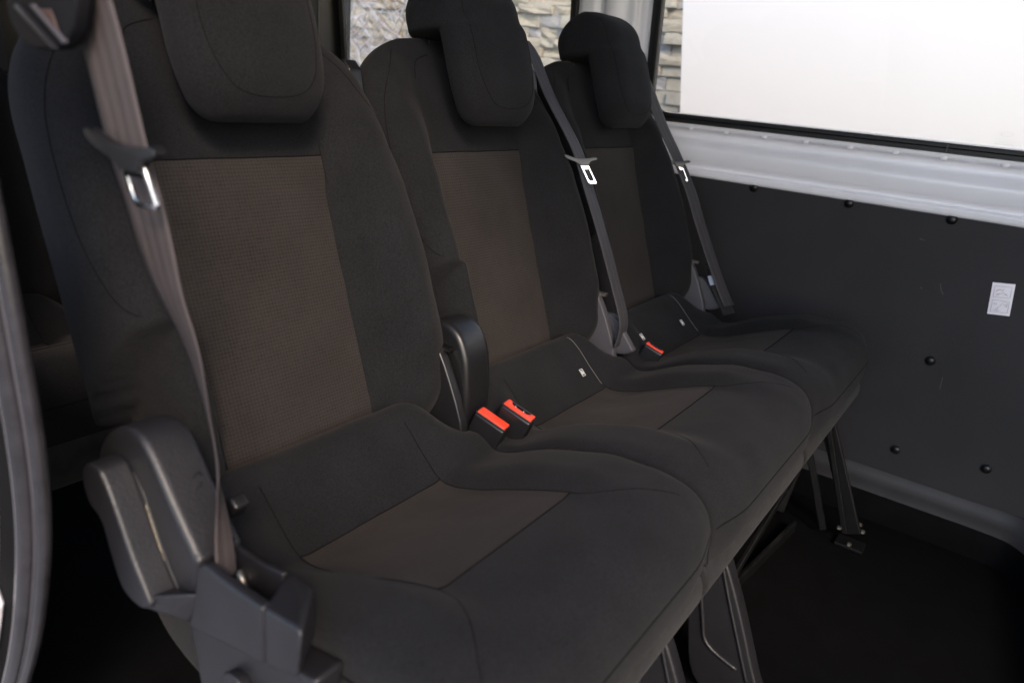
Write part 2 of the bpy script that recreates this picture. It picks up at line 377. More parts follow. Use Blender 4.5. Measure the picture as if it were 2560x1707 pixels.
# belt bolt on the pillar
bm = bmesh.new(); bmesh.ops.create_cone(bm, cap_ends=True, segments=20, radius1=.022, radius2=.018, depth=.016)
bmesh.ops.rotate(bm, cent=(0, 0, 0), matrix=Matrix.Rotation(R(90), 3, 'Y'), verts=bm.verts); bev(bm, .003)
me = bpy.data.meshes.new('m'); bm.to_mesh(me); bm.free()
o = vpart('anchor_cap', me, M_PLAD, True); o.location = VL + Vector((xw(1.14) - .046, 1.100, 1.134))
# black side board with press clips
board = vpart('side_board', prism([(-2.4, -.02), (2.9, -.02), (2.9, .83), (1.20, .83), (1.20, .786), (-2.4, .786)], WX - .012, WX + .01, .002, 1), M_PANEL)
bm = bmesh.new(); bmesh.ops.create_uvsphere(bm, u_segments=16, v_segments=10, radius=.0085)
bmesh.ops.scale(bm, vec=(.55, 1, 1), verts=bm.verts)
r_ = bmesh.ops.create_cone(bm, cap_ends=True, segments=18, radius1=.0115, radius2=.0105, depth=.004)
bmesh.ops.rotate(bm, cent=(0, 0, 0), matrix=Matrix.Rotation(R(90), 3, 'Y'), verts=r_['verts'])
clip_me = bpy.data.meshes.new('m'); bm.to_mesh(clip_me); bm.free(); clip_me.materials.append(M_PLAD)
for (y, z) in ((.601, .770), (.363, .768), (.139, .768), (-.08, .768), (-.3, .768), (.0975, .433), (.113, .185), (-.08, .209), (.84, .768), (-.32, .43)):
    o = link('panel_clip', clip_me, None, board, True); o.location = (WX - .0135, y, z)
# scratches on the board
for (y, z, l, a) in ((.122, .612, .016, 70), (.116, .600, .012, 50), (.062, .385, .03, 88), (.187, .712, .012, 10), (.16, .60, .004, 30)):
    link('scratch', box_mesh((WX - .0123, y, z), (.0006, l, .0007), 0, Matrix.Rotation(R(a), 3, 'X')), M_THREAD, board, False)
# moulded floor edge: a cove along the wall which turns a corner and runs towards the camera
path = [(1.95, 3.0), (1.95, 2.0), (1.95, 1.2), (1.95, .5), (1.95, .20), (1.95, .02), (1.95, -.10), (1.935, -.19), (1.87, -.255), (1.76, -.295), (1.62, -.315), (1.40, -.335), (1.1, -.35), (.7, -.36)]
path = smoothpoly(path, 5, False)
P = []
for i, p in enumerate(path):
    a = Vector(path[max(i - 1, 0)]); b = Vector(path[min(i + 1, len(path) - 1)]); d = (b - a).normalized(); nrm = Vector((-d.y, d.x)) * -1
    if nrm.x > 0 and i < 5: nrm = -nrm
    ring = []
    grow = ss(.3, -.2, p[1])
    for (o_, z) in ((.010, .118), (.0165, .112), (.020, .102), (.026, .092), (.036, .084), (.047, .078), (.056, .068), (.062, .054), (.067, .040), (.070, .020), (.072, .0)):
        q = Vector(p) + nrm * (o_ - .03 * grow * 0); ring.append((q.x, q.y, z))
    P.append(ring)
vpart('floor_edge_moulding', fixn(grid_mesh([r[:7] for r in P])), M_COVE, True)
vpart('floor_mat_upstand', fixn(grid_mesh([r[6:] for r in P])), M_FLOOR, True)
# lower front bulkhead behind the corner, outside the frame on the right
vpart('bulkhead', box_mesh((1.1, -.69, .042), (1.74, .70, .088), .012), M_PANEL)
# roof, rear wall with windows, near side pillar
vpart('roof_lining', box_mesh((1.08, .4, 1.80), (1.75, 5.2, .04), .01), M_ROOF)
vpart('upper_side_panel', prism([(-2.4, 1.74), (2.95, 1.74), (2.95, 1.80), (-2.4, 1.80)], WX - .11, WX + .03, .004), M_ROOF)
vpart('rear_pillar_trim', prism([(2.19, .80), (2.95, .80), (2.95, 1.76), (2.19, 1.76)], WX - .13, WX + .02, .01), M_PLAD)
REARW = (1.10, 1.60)
vpart('rear_door', prism([(.22, .0), (1.96, .0), (1.96, .84), (.22, .84)], 2.92, 3.0, .01, axis='y'), M_PANEL)
for x0, x1, z0, z1 in ((.22, 1.165, .842, 1.78), (1.72, 1.96, .842, 1.78), (1.1655, 1.7195, 1.56, 1.78)):
    vpart('rear_door', prism([(x0, z0), (x1, z0), (x1, z1), (x0, z1)], 2.922, 3.0, .004, axis='y'), M_PLAD)
vpart('rear_door_trim', box_mesh((1.060, 2.912, 1.25), (.075, .02, .8), .004), M_GREYP)
vpart('window_pane', box_mesh((1.437, 2.96, 1.2), (.58, .004, .74), 0), M_GLASS)
# far outer skin of the near side: C pillar and rear quarter behind the sliding door opening
seal_yz = [(.815, .199), (.731, .329), (.673, .432), (.632, .529), (.612, .600), (.605, .668), (.608, .731), (.614, .810), (.625, .900), (.65, 1.05), (.69, 1.25), (.75, 1.5), (.84, 1.76)]
nearp = smoothpoly([(.95, .05)] + seal_yz, 4, False)
def near_wall(x0, x1, m, name, dy):  # unseen gap shaped in this wall lets daylight onto the nearest seat's wing
    low = [(y + dy + (.024 if z > .46 and dy < .05 else 0), z) for y, z in nearp if z < .78]
    vpart(name, prism(low + [(low[-1][0], .78), (3.0, .78), (3.0, .0), (1.0, .0)], x0, x1, .002, 1, bang=50), m)
    up = [(y + dy, z) for y, z in nearp if z >= .80]
    vpart(name, prism([(up[0][0] - .001, .781)] + up + [(up[-1][0] + .12, 1.76), (.78, 1.3), (max(.705, .652 + dy), .781)], x0, x1, .002, 1, bang=50), m)
    vpart(name, prism([(1.02, .781), (3.0, .781), (3.0, 1.60), (1.02, 1.60)], x0, x1, .002, 1, bang=50), m)
    vpart(name, prism([(.98, 1.601), (3.0, 1.601), (3.0, 1.80), (.98, 1.80)], x0, x1, .002, 1, bang=50), m)
near_wall(.175, .196, M_PAINT, 'door_pillar', .030)
near_wall(.2015, .206, M_PAINT, 'inner_bounce_skin', .055)  # unseen silver skin, added to bounce light onto the nearest backrest
vpart('pillar_trim', prism([(y + .002, z) for y, z in nearp] + [(y + .050, z) for y, z in nearp[::-1]], .1965, .210, .001, 1, bang=50), mat('dull_rubber', (.004, .004, .0045), .95, spec=.08))
vpart('lower_trim', prism([(y + .06, z) for y, z in nearp if z < .77] + [(.72, .77), (3.0, .77), (3.0, .0), (1.1, .0)], .2065, .212, .001, 1, bang=50), M_PANEL)
seal_path = [(.2, y, z) for y, z in smoothpoly([(.90, .10)] + seal_yz, 6, False)]
sl = vpart('door_seal', tube_mesh(seal_path, .0088, 18), M_SEAL, True)
vpart('seal_lip', tube_mesh([(x + .006, y - .0175 + .004 * ss(.6, .2, z), z + .002) for x, y, z in seal_path], .0062, 12), M_SEAL, True, sl)
vpart('seal_piping', tube_mesh([(x + .0015, y - .0108, z + .001) for x, y, z in seal_path], .0013, 8), M_GREYP, True, sl)
# front end of the cabin (behind and right of the camera) and cab side
vpart('cab_bulkhead', box_mesh((1.1, -2.35, .9), (1.75, .06, 1.8), .01), M_PANEL)

# ------------------------------------------------------------------ seats
SP = .48
def wob(p, amp=.0011):
    """soft unevenness of stuffed cloth"""
    return p + Vector((0, -.8, .6)) * (noise.noise(p * 17) * amp + noise.noise(p * 41 + Vector((3, 7, 1))) * amp * .35)
XC = [.565, 1.045, 1.525]
TA = (.331, .944)
def bw(u, t, d): return Vector((u, .70 + TA[0] * t - TA[1] * d, .47 + TA[1] * t + TA[0] * d))
HB = [(0, .050), (.05, .072), (.12, .086), (.22, .084), (.34, .068), (.42, .050), (.50, .024), (.60, -.004)]
F0 = [(-.03, .008), (.42, .008), (.50, .002), (.60, -.010)]
def Wt(t):
    if t < .43: return .235
    q = min((t - .43) / .167, 1); return .075 + .160 * math.sqrt(max(1 - q ** 2.7, 0))
def front(u, t):
    a = abs(u)
    s = ss(.112, .190, a) * (1 - (.25 if u < 0 else .06) * ss(.19, .245, a))
    # soft dent beside the piping
    return lerpt(F0, t) + lerpt(HB, t) * s - .003 * math.exp(-((a - .124) / .006) ** 2) * (1 if t < .56 else 0)
def back_pt(q, t, side, wl_cut):
    """q in [-1,1] lateral, side +1 front / -1 back -> (u, d)"""
    W = Wt(t); pw = 3.2 if q < 0 else 6.0; e = (1 - min(abs(q), 1) ** pw) ** (1 / pw)
    end = 1.0
    if t > .53: end = math.sqrt(max(1 - ((t - .53) / .067) ** 2, 0)) * .94 + .06
    if t < .03: end = math.sqrt(max(1 - ((.03 - t) / .05) ** 2, 0))
    if q > 0: W *= 1 + .050 * ss(.44, .30, t)
    u = q * W; mid = -.022
    f = front(u, t); bk = -.076
    if side > 0: d = mid + (f - mid) * e * end
    else: d = mid + (bk - mid) * e * end
    if wl_cut and q < 0:
        tl = .104 + .112 * ss(-.07, .08, d)             # the wing's lower edge climbs towards the front
        k = ss(tl + .006, tl - .003, t)
        k *= ss(-.45, -.80, q); u = u * (1 - .17 * k); d = d - (.012 * k if side > 0 else 0)
    return u, d
def make_back(cut=True):
    ts = list(np.linspace(-.018, .05, 10)) + list(np.linspace(.055, .36, 72)) + list(np.linspace(.365, .597, 44))
    N = 44; P = []
    for t in ts:
        ring = []
        for k in range(N + 1):
            th = math.pi * k / N; q = -math.cos(th)
            q = math.copysign(abs(q) ** .9, q); ring.append(bw(*((lambda a: (a[0], t, a[1]))(back_pt(q, t, 1, cut)))))
        for k in range(1, N):
            th = math.pi * k / N; q = math.cos(th)
            ring.append(bw(*((lambda a: (a[0], t, a[1]))(back_pt(q, t, -1, cut)))))
        P.append(ring)
    P = [[wob(p, .0016) for p in r] for r in P]
    me = fixn(grid_mesh(P, True)); me.materials.append(M_FAB); return me
def fr_pt(u, t, lift=0.0):
    W = Wt(t) * (1 + (.050 * ss(.44, .30, t) if u > 0 else 0)); q = u / W; u2, d = back_pt(q, t, 1, True)
    return wob(bw(u2, t, d + lift), .0016)
def make_insert():
    P = []; uv = []
    for t in np.linspace(.012, .398, 50):
        r = []
        for k in range(31):
            hw = .1225 - .002 * math.sin(t * 9)
            u = -hw + 2 * hw * k / 30
            lift = .0022 * (1 - abs(u / hw) ** 8) * (1 - abs((t - .205) / .194) ** 14) + .0005
            r.append(fr_pt(u, t, lift)); uv.append((u, t))
        P.append(r)
    return grid_mesh(P, False, uv)
def seam_line(pts, r=.0007, lift=.0002): return tube_mesh([fr_pt(u, t, lift) for u, t in pts], r, 6)
back_me = make_back(); ins_me = make_insert(); ins_me.materials.append(M_INS)
seam_mes = []
for s in (-1, 1):
    pts = smoothpoly([(s * .1235, .0), (s * .1235, .1), (s * .1235, .2), (s * .1235, .3), (s * .1235, .40), (s * .1225, .47), (s * .119, .52), (s * .105, .552), (s * .07, .566)], 8, False)
    seam_mes.append(seam_line(pts))
seam_mes.append(seam_line([(-.1235 + .247 * k / 24, .3995) for k in range(25)], .0008))
seam_mes.append(seam_line(smoothpoly([(-.150, .570), (-.198, .51), (-.2215, .45), (-.2265, .38), (-.2255, .32), (-.220, .27), (-.212, .24), (-.202, .228)], 8, False), .0006))
seam_mes.append(seam_line(smoothpoly([(.150, .565), (.195, .50), (.2215, .44), (.2275, .36), (.2285, .25), (.2275, .15), (.222, .06)], 8, False), .0005))
for m_ in seam_mes: m_.materials.append(M_SEAM)

# headrest: a saddle pad that hangs over the top of the backrest
def head_dims(t):
    hw = .099 - .039 * (1 - math.sqrt(max(1 - ((.520 - min(t, .520)) / .090) ** 2, 0)))
    f = lerpt([(.43, .088), (.48, .104), (.55, .107), (.62, .102), (.69, .086)], t)
    b = .030 - .078 * ss(.586, .606, t); e = 1.0
    if t < .462: e = math.sqrt(max(1 - ((.462 - t) / .031) ** 2, 0)) * .97 + .03
    if t > .628:
        k = math.sqrt(max(1 - ((t - .628) / .0545) ** 2, 0)); e = k * .97 + .03; hw *= .74 + .26 * k
    c = (f + b) / 2; c = c + (.5 * (.06 - c)) * (1 - e)
    return hw, c, (f - b) / 2, e
def head_pt(a, t):
    hw, c, h, e = head_dims(t); ca, sa = math.cos(a), math.sin(a)
    x = math.copysign(abs(ca) ** (2 / 3.4), ca) * hw * (.92 + .08 * e); y = math.copysign(abs(sa) ** (2 / 2.7), sa) * h * e
    return bw(x, t, c + y)
def make_headrest():
    ts = np.concatenate([np.linspace(.431, .47, 14), np.linspace(.475, .583, 14), np.linspace(.586, .608, 8), np.linspace(.612, .682, 18)])
    me = fixn(grid_mesh([[wob(head_pt(2 * math.pi * k / 56, t)) for k in range(56)] for t in ts], True)); me.materials.append(M_FAB); return me
head_me = make_headrest()
def head_seam():
    pts = smoothpoly([(-.072, .660), (-.076, .62), (-.077, .56), (-.075, .515), (-.064, .478), (-.042, .458), (0, .4525), (.042, .458), (.064, .478), (.075, .515), (.077, .56), (.076, .62), (.072, .660)], 6, False)
    out = []
    for u, t in pts:
        hw, c, h, e = head_dims(t); ca = min(abs(u) / (hw * (.92 + .08 * e)), .999) ** (3.4 / 2)
        a = math.acos(ca); out.append(wob(head_pt(a if u > 0 else math.pi - a, t)))
    me = tube_mesh(out, .0005, 6); me.materials.append(M_SEAM); return me
hseam_me = head_seam()
post_me = []
for s in (-1, 1):
    m_ = tube_mesh([bw(s * .055, .53, -.028), bw(s * .055, .64, -.022)], .007, 12); m_.materials.append(M_CHROME); post_me.append(m_)
collar_me = []
for s in (-1, 1):
    m_ = tube_mesh([bw(s * .055, .585, -.0275), bw(s * .055, .603, -.0265)], [.014, .011], 14); m_.materials.append(M_PLAD); collar_me.append(m_)

# cushion: closed side profile swept across, with bolsters
prof = [(.700, .455), (.690, .500), (.668, .512), (.645, .503), (.605, .466), (.572, .438), (.545, .434), (.50, .447), (.43, .477), (.36, .503), (.30, .517), (.255, .519), (.222, .507), (.203, .480),
        (.199, .440), (.210, .395), (.235, .355), (.275, .335), (.36, .330), (.50, .325), (.62, .335), (.68, .38)]
prof = smoothpoly(prof, 5)
HC = [(.20, .0), (.24, .003), (.30, .010), (.38, .021), (.46, .026), (.54, .024), (.60, .016), (.66, .0)]
def ztop(y):
    best = None
    for (a, b) in prof[:14 * 5]:
        if best is None or abs(a - y) < best[0]: best = (abs(a - y), b)
    # refine between the two neighbours
    pts = sorted(prof[:13 * 5 + 1])
    for (y0, z0), (y1, z1) in zip(pts, pts[1:]):
        if y0 <= y <= y1 and y1 > y0: return z0 + (z1 - z0) * (y - y0) / (y1 - y0)
    return best[1]
def cush_pt(q, p, lift=0):
    y, z = p; u = q * .2375; e = (1 - min(abs(q), 1) ** 16) ** (1 / 16.)
    a = abs(u); top = ss(.40, .455, z)
    hb = lerpt(HC, y) * ss(.105, .165, a) * top
    if u < 0: hb *= 1.25
    if y < .33: y = y + (.014 * ss(.12, .2375, a) ** 2) * ss(.33, .2, y)     # front corners swept back
    cy_, cz_ = .46, .41
    z -= .055 * ss(.150, .2375, a) * ss(.575, .655, y) * ss(.40, .455, z)
    # roundness only in z near the edges, weakly in y
    z2 = z + hb
    z2 = cz_ + (z2 - cz_) * (.0 + 1.0 * e); y2 = cy_ + (y - cy_) * (.93 + .07 * e) if e > .02 else y
    v = Vector((u, y2, z2 + lift)); n1 = noise.noise(v * 13) * .0024 + noise.noise(v * 34) * .0009; return v + Vector((0, -.35 * n1, n1)) * min(e * 2, 1)
def make_cushion():
    P = []
    for k in range(61):
        th = math.pi * k / 60; q = -math.cos(th); q = math.copysign(abs(q) ** .75, q)
        P.append([cush_pt(q, p) for p in prof])
    me = fixn(grid_mesh(P, True)); me.materials.append(M_FAB); return me
cush_me = make_cushion()
def top_pt(u, y, lift=.0012):
    return cush_pt(u / .2375, (y, ztop(y)), lift)
def make_cins():
    P = []; uv = []
    for y in np.linspace(.566, .362, 30):
        r = []
        for k in range(31):
            hw = .119; u = -hw + 2 * hw * k / 30; r.append(top_pt(u, y, .0008 + .0016 * (1 - abs(u / hw) ** 8) * (1 - abs((y - .464) / .103) ** 12))); uv.append((u, y))
        P.append(r)
    me = grid_mesh(P, False, uv); me.materials.append(M_INS2); return me
cins_me = make_cins()
cseams = []
for s in (-1, 1):
    cseams.append(tube_mesh([top_pt(s * .1205, y, .0002) for y in np.linspace(.64, .36, 30)], .0007, 6))
    cseams.append(tube_mesh([top_pt(s * (.1205 + .085 * ss(.36, .21, y)), y, .0001) for y in np.linspace(.36, .245, 20)], .0005, 6))
cseams.append(tube_mesh([top_pt(-.12 + .24 * k / 20, .361, .0004) for k in range(21)], .001, 6))
cseams.append(tube_mesh([top_pt(-.12 + .24 * k / 20, .567, .0004) for k in range(21)], .001, 6))
# seam round the front and sides, below the top edge
def side_seam():
    pts = []
    for k in range(14): pts.append((-.2355, .56 - (.56 - .27) * k / 13))
    out = []
    for (u, y) in pts: out.append(Vector((-.2378, y, cush_pt(-.99, (y, ztop(y))).z - .028)))
    for k in range(31):
        q = -.965 + 1.93 * k / 30
        a = cush_pt(q, (.2005, .462)); out.append(a + Vector((0, -.0006, 0)))
    for k in range(14):
        y = .27 + (.56 - .27) * k / 13; out.append(Vector((.2378, y, cush_pt(.99, (y, ztop(y))).z - .028)))
    return tube_mesh(out, .0015, 6)
cseams.append(side_seam())
for m_ in cseams: m_.materials.append(M_SEAM)
# grey felt skirt below the cushion front
skp = smoothpoly([(.222, .402), (.208, .372), (.222, .335), (.262, .285), (.285, .268), (.297, .276), (.27, .325), (.26, .39)], 3)
skirt_me = prism(skp, -.232, .232, .003, 2, bang=50); skirt_me.materials.append(M_FELT)
pan_me = prism([(.28, .30), (.66, .30), (.70, .36), (.30, .36)], -.20, .20, .006, 2); pan_me.materials.append(M_STEEL)
# rounded plastic recliner shield at the middle seat's left
arch = smoothpoly([(.715, .585), (.700, .612), (.672, .622), (.642, .610), (.624, .580), (.617, .545), (.614, .500), (.617, .460)], 4, False) + [(.64, .41), (.70, .40)]
def shield(x0, x1): return prism(arch, x0, x1, .012, 5, bang=35)

def belt_guide(parent, u, dt=0, dd=0):
    poly = [(-.02, .545), (.058, .555), (.050, .600), (.0, .618), (-.02, .60)]     # (d', t)
    me = bpy.data.meshes.new('m')
    V = []
    for du in (-.013, .013):
        for (dd, t) in ((-.045, .48), (-.004, .48), (.004, .552), (-.004, .568), (-.04, .574)): V.append(bw(u + du, t, dd))
    F = [(0, 1, 2, 3, 4), (9, 8, 7, 6, 5)] + [(i, i + 5, (i + 1) % 5 + 5, (i + 1) % 5) for i in range(5)]
    me.from_pydata([tuple(v) for v in V], [], F); bm = bmesh.new(); bm.from_mesh(me); bmesh.ops.recalc_face_normals(bm, faces=bm.faces); bev(bm, .004, 3, 20); bm.to_mesh(me); bm.free()
    g = link('belt_guide', me, M_PLAD, parent, True)
    g.location = (0, 0, 0)
    c_ = bw(u - .0135, .550, -.018); n_ = Vector((-1, 0, 0))
    link('guide_slot', tube_mesh([c_ + Vector((.004, 0, 0)), c_ + Vector((-.0015, 0, 0))], [.010, .009], 16), M_GREYP, g, True)
    link('guide_slot', tube_mesh([c_ + Vector((.0, -.004, -.006)), c_ + Vector((-.004, -.004, -.006))], [.0055, .0045], 12), M_RUB, g, True)
    return g

def tag_on_flap(parent, u, y=.604, w_=.0115, h=.016):
    """small printed child-seat symbol tag on the cushion's rear flap"""
    p = top_pt(u, y, 0); p2 = top_pt(u, y - .01, 0); dn = (p2 - p).normalized(); ac = Vector((1, 0, 0)); n = dn.cross(ac).normalized()
    if n.z < 0: n = -n
    def to(a, b, c): return p + ac * a + dn * b + n * c
    def quad(a0, b0, a1, b1, c): return [to(a0, b0, c), to(a1, b0, c), to(a1, b1, c), to(a0, b1, c)]
    bm = bmesh.new()
    def addq(qs, dz=.0006):
        lo = [bm.verts.new(v) for v in qs]; hi = [bm.verts.new(v + n * dz) for v in qs]
        bm.faces.new(lo[::-1]); bm.faces.new(hi)
        for i in range(4): bm.faces.new((lo[i], lo[(i + 1) % 4], hi[(i + 1) % 4], hi[i]))
    addq(quad(-w_ / 2, -h / 2, w_ / 2, h / 2, .0008), .001)
    me = bpy.data.meshes.new('m'); bm.to_mesh(me); bm.free(); me = fixn(me)
    t = link('child_seat_tag', me, M_RUB, parent, False)
    bm = bmesh.new(); b = .0009
    W_, H_ = w_ / 2 - .0006, h / 2 - .0006
    for (a0, b0, a1, b1) in ((-W_, -H_, W_, -H_ + b), (-W_, H_ - b, W_, H_), (-W_, -H_ + b, -W_ + b, H_ - b), (W_ - b, -H_ + b, W_, H_ - b)): addq(quad(a0, b0, a1, b1, .0019))
    # seated child and seat: an L with a dot, and a back rest stroke
    addq(quad(-.0028, -.0045, -.0014, .0035, .0019)); addq(quad(-.0014, .0022, .0026, .0036, .0019)); addq(quad(.0018, -.001, .0028, .0022, .0019)); addq(quad(-.0006, -.0012, .0012, .0014, .0019)); addq(quad(-.0004, -.004, .0012, -.0022, .0019))
    me = bpy.data.meshes.new('m'); bm.to_mesh(me); bm.free(); link('tag_symbol', fixn(me), M_TAG, t, False)

sh_me = shield(-.252, -.190); sh_me.materials.append(M_PLAD)
rim_me = None
def side_frame(parent, dx=0):
    """metal hinge plate with teeth seen at the seat's right, behind the backrest bottom"""
    poly = smoothpoly([(.63, .42), (.60, .46), (.63, .54), (.67, .60), (.71, .60), (.74, .54), (.74, .44), (.69, .40)], 3)
    return prism(poly, .205 + dx, .222 + dx, .003, 2)

SEATGROUP = 'row of matching dark cloth van seats'
def make_seat(i, x, yoff, zoff, label, full=True):
    s = empty('passenger_seat', (x, .6 + yoff, zoff), label, 'seat', SEATGROUP); off = (0, -.6, 0)
    def pt(name, me, m=None, parent=None, smooth=True):
        o = link(name, me, m, parent or s, smooth)
        if parent is None: o.location = off
        return o
    b = pt('backrest', back_me)
    pt('backrest_insert', ins_me)
    for m_ in seam_mes: pt('seam', m_, None, b)
    h = pt('headrest', head_me); pt('seam', hseam_me, None, h)
    for a, c_ in zip(post_me, collar_me): pt('headrest_post', a); pt('post_collar', c_)
    c = pt('cushion', cush_me); pt('cushion_insert', cins_me)
    for m_ in cseams: pt('seam', m_, None, c)
    pt('skirt', skirt_me); pt('seat_pan', pan_me)
    return s, pt
seats = []
s1_, p1 = make_seat(0, XC[0], 0, 0, 'nearest dark cloth seat with the recliner lever and brown grid panel')
s2_, p2 = make_seat(1, XC[1], 0, 0, 'middle seat of the row, between the nearest seat and the seat beside the wall board')
s3_, p3 = make_seat(2, XC[2], 0, 0, 'farthest seat of the row, standing beside the black wall board')
s4_, p4 = make_seat(3, .46, .98, -.05, 'shadowed seat of the row behind, at the left edge beyond the door seal')
for (s, p, g) in ((s1_, p1, 1), (s2_, p2, 1)):
    gd = belt_guide(s, .226); gd.location = (0, -.6, 0) if s is s2_ else (.012, -.597, -.024)
# hinge shields of seats two and three
p2('recliner_cover', sh_me)
pale = smoothpoly([(.70, .535), (.66, .543), (.632, .548), (.612, .538), (.594, .515), (.576, .494), (.570, .483), (.60, .470), (.70, .460)], 4)
pale_me = prism(pale, .222, .238, .004, 2, bang=50); pale_me.materials.append(M_GREYP)
for p in (p2, p3): p('hinge_cover', pale_me)
for p in (p1, p2, p3):
    me = side_frame(None); me.materials.append(M_GREYP if p is not p1 else M_PLAD)
    hp = p('hinge_plate', me)
    for k, (y, z) in enumerate(((.655, .585), (.668, .552), (.672, .518), (.668, .484))):
        p('hinge_tooth', box_mesh((.222, y, z), (.012, .022, .006), .001), M_BOLT if p is not p1 else M_STEEL, hp, False)
tag_on_flap(s2_, .085); tag_on_flap(s3_, .075); tag_on_flap(s3_, -.145)
for c_ in s2_.children:
    if c_.name.startswith('child_seat_tag'): c_.location = (0, -.6, 0)
for c_ in s3_.children:
    if c_.name.startswith('child_seat_tag'): c_.location = (0, -.6, 0)
# pale stitching by the middle seat's tag
for s in (s2_, s3_):
    me = tube_mesh([top_pt(.118, y, .0006) for y in np.linspace(.665, .575, 16)], .0007, 6)
    o = link('pale_seam', me, M_THREAD, s, True); o.location = (0, -.6, 0)

# ---- nearest seat: recliner housing, lever, tray rail, bracket
o_ = (-XC[0], -.6, 0)
def s1part(name, me, m, smooth=True, parent=None):
    o = link(name, me, m, parent or s1_, smooth)
    if parent is None: o.location = (-XC[0], -.6, 0)
    return o
housing = smoothpoly([(.676, .560), (.673, .585), (.658, .614), (.629, .637), (.595, .645), (.570, .630), (.539, .592), (.509, .557)], 5, False) + [(.5015, .553), (.512, .510), (.524, .476), (.545, .470), (.60, .480), (.66, .520)]
s1part('recliner_cover', prism(housing, .285, .331, .009, 5, bang=28), M_PLA)
s1part('side_rail', prism([(.4985, .5535), (.489, .559), (.452, .5575), (.414, .5595), (.4070, .5605), (.4070, .503), (.420, .499), (.5205, .4755), (.509, .510)], .2815, .2925, .004, 3), M_PLA)
bm = bmesh.new()
for p_ in ((.2815, .4055, .561), (.2815, .357, .5675), (.2815, .363, .517), (.2815, .384, .508), (.2815, .4055, .503), (.331, .438, .553), (.331, .404, .551), (.331, .402, .505), (.331, .438, .500)): bm.verts.new(p_)
bmesh.ops.convex_hull(bm, input=bm.verts); bmesh.ops.dissolve_limit(bm, angle_limit=R(6), verts=bm.verts, edges=bm.edges)
bev(bm, .005, 4, 20); me = bpy.data.meshes.new('m'); bm.to_mesh(me); bm.free(); s1part('rail_end_cap', me, M_PLA)
s1part('side_rail', prism([(.520, .545), (.47, .545), (.4390, .551), (.4390, .50), (.52, .48)], .3255, .331, .002, 2), M_PLA)
s1part('tray_floor', prism([(.515, .500), (.408, .508), (.408, .500), (.515, .485)], .293, .325, .001, 1), M_PLAD)
lever = smoothpoly([(.645, .585), (.641, .601), (.628, .611), (.612, .612), (.603, .605), (.594, .593), (.581, .571), (.563, .538), (.545, .512), (.540, .500), (.555, .490), (.575, .489), (.592, .498), (.606, .529), (.616, .555), (.636, .565)], 4)
s1part('recliner_lever', prism(lever, .258, .2855, .0045, 4, bang=45), M_PLA)
# the guard that carries the lever's foot over into the rail
bm = bmesh.new()
for p_ in ((.2605, .545, .508), (.2605, .580, .4915), (.2605, .560, .489), (.268, .530, .493), (.268, .550, .484), (.2835, .5035, .520), (.2835, .520, .478), (.2855, .60, .480), (.2855, .585, .490), (.2855, .5035, .51)): bm.verts.new(p_)
bmesh.ops.convex_hull(bm, input=bm.verts); bmesh.ops.dissolve_limit(bm, angle_limit=R(8), verts=bm.verts, edges=bm.edges)
bev(bm, .003, 3, 20); me = bpy.data.meshes.new('m'); bm.to_mesh(me); bm.free(); s1part('lever_guard', me, M_PLA)
s1part('lever_slot_shade', prism([(.6065, .600), (.600, .603), (.584, .585), (.566, .550), (.550, .522), (.537, .505), (.530, .488), (.560, .480), (.60, .485), (.60, .55)], .2842, .2854, .0003, 1), M_RUB)  # flat black piece painting in the shade of the lever's recess
s1part('bare_metal_strip', prism([(.5835, .574), (.5815, .577), (.5540, .522), (.5555, .519)], .2835, .2849, .0004, 1), mat('dusty_metal', (.16, .135, .095), .7, .2, var=(260, .7, 6)))
for (x, y, z, l, a) in ((.314, .5500, .607, .009, 50), (.319, .5490, .608, .007, -30), (.312, .5430, .597, .009, 60), (.317, .5450, .599, .006, -20)):
    s1part('moulded_mark', box_mesh((x, y, z), (.0016, .0016, l), .0004, Matrix.Rotation(R(a), 3, 'Y')), M_PLA, False)
s1part('leg_cover', prism([(.548, .468), (.36, .505), (.372, .42), (.40, .30), (.42, .05), (.50, .02), (.503, .25), (.53, .37)], .296, .328, .006, 3), M_PLA)
bm = bmesh.new(); bmesh.ops.create_cone(bm, cap_ends=True, segments=32, radius1=.0175, radius2=.0155, depth=.012)
bmesh.ops.rotate(bm, cent=(0, 0, 0), matrix=Matrix.Rotation(R(90), 3, 'Y'), verts=bm.verts); bev(bm, .003); me = bpy.data.meshes.new('m'); bm.to_mesh(me); bm.free()
for v in me.vertices: v.co += Vector((.291, .460, .437))
s1part('round_cap', me, M_PLA)
# metal hook and bolts in the tray
s1part('anchor_bolt', tube_mesh([(.322, .500, .525), (.322, .494, .517), (.320, .486, .507)], .004, 10), M_BOLT)
s1part('anchor_bolt', tube_mesh([(.318, .420, .530), (.310, .414, .526), (.303, .413, .518)], .0035, 10), M_BOLT)
s1part('buckle_stub', box_mesh((.352, .545, .560), (.016, .014, .022), .003, Matrix.Rotation(R(35), 3, 'X')), M_PLAD)

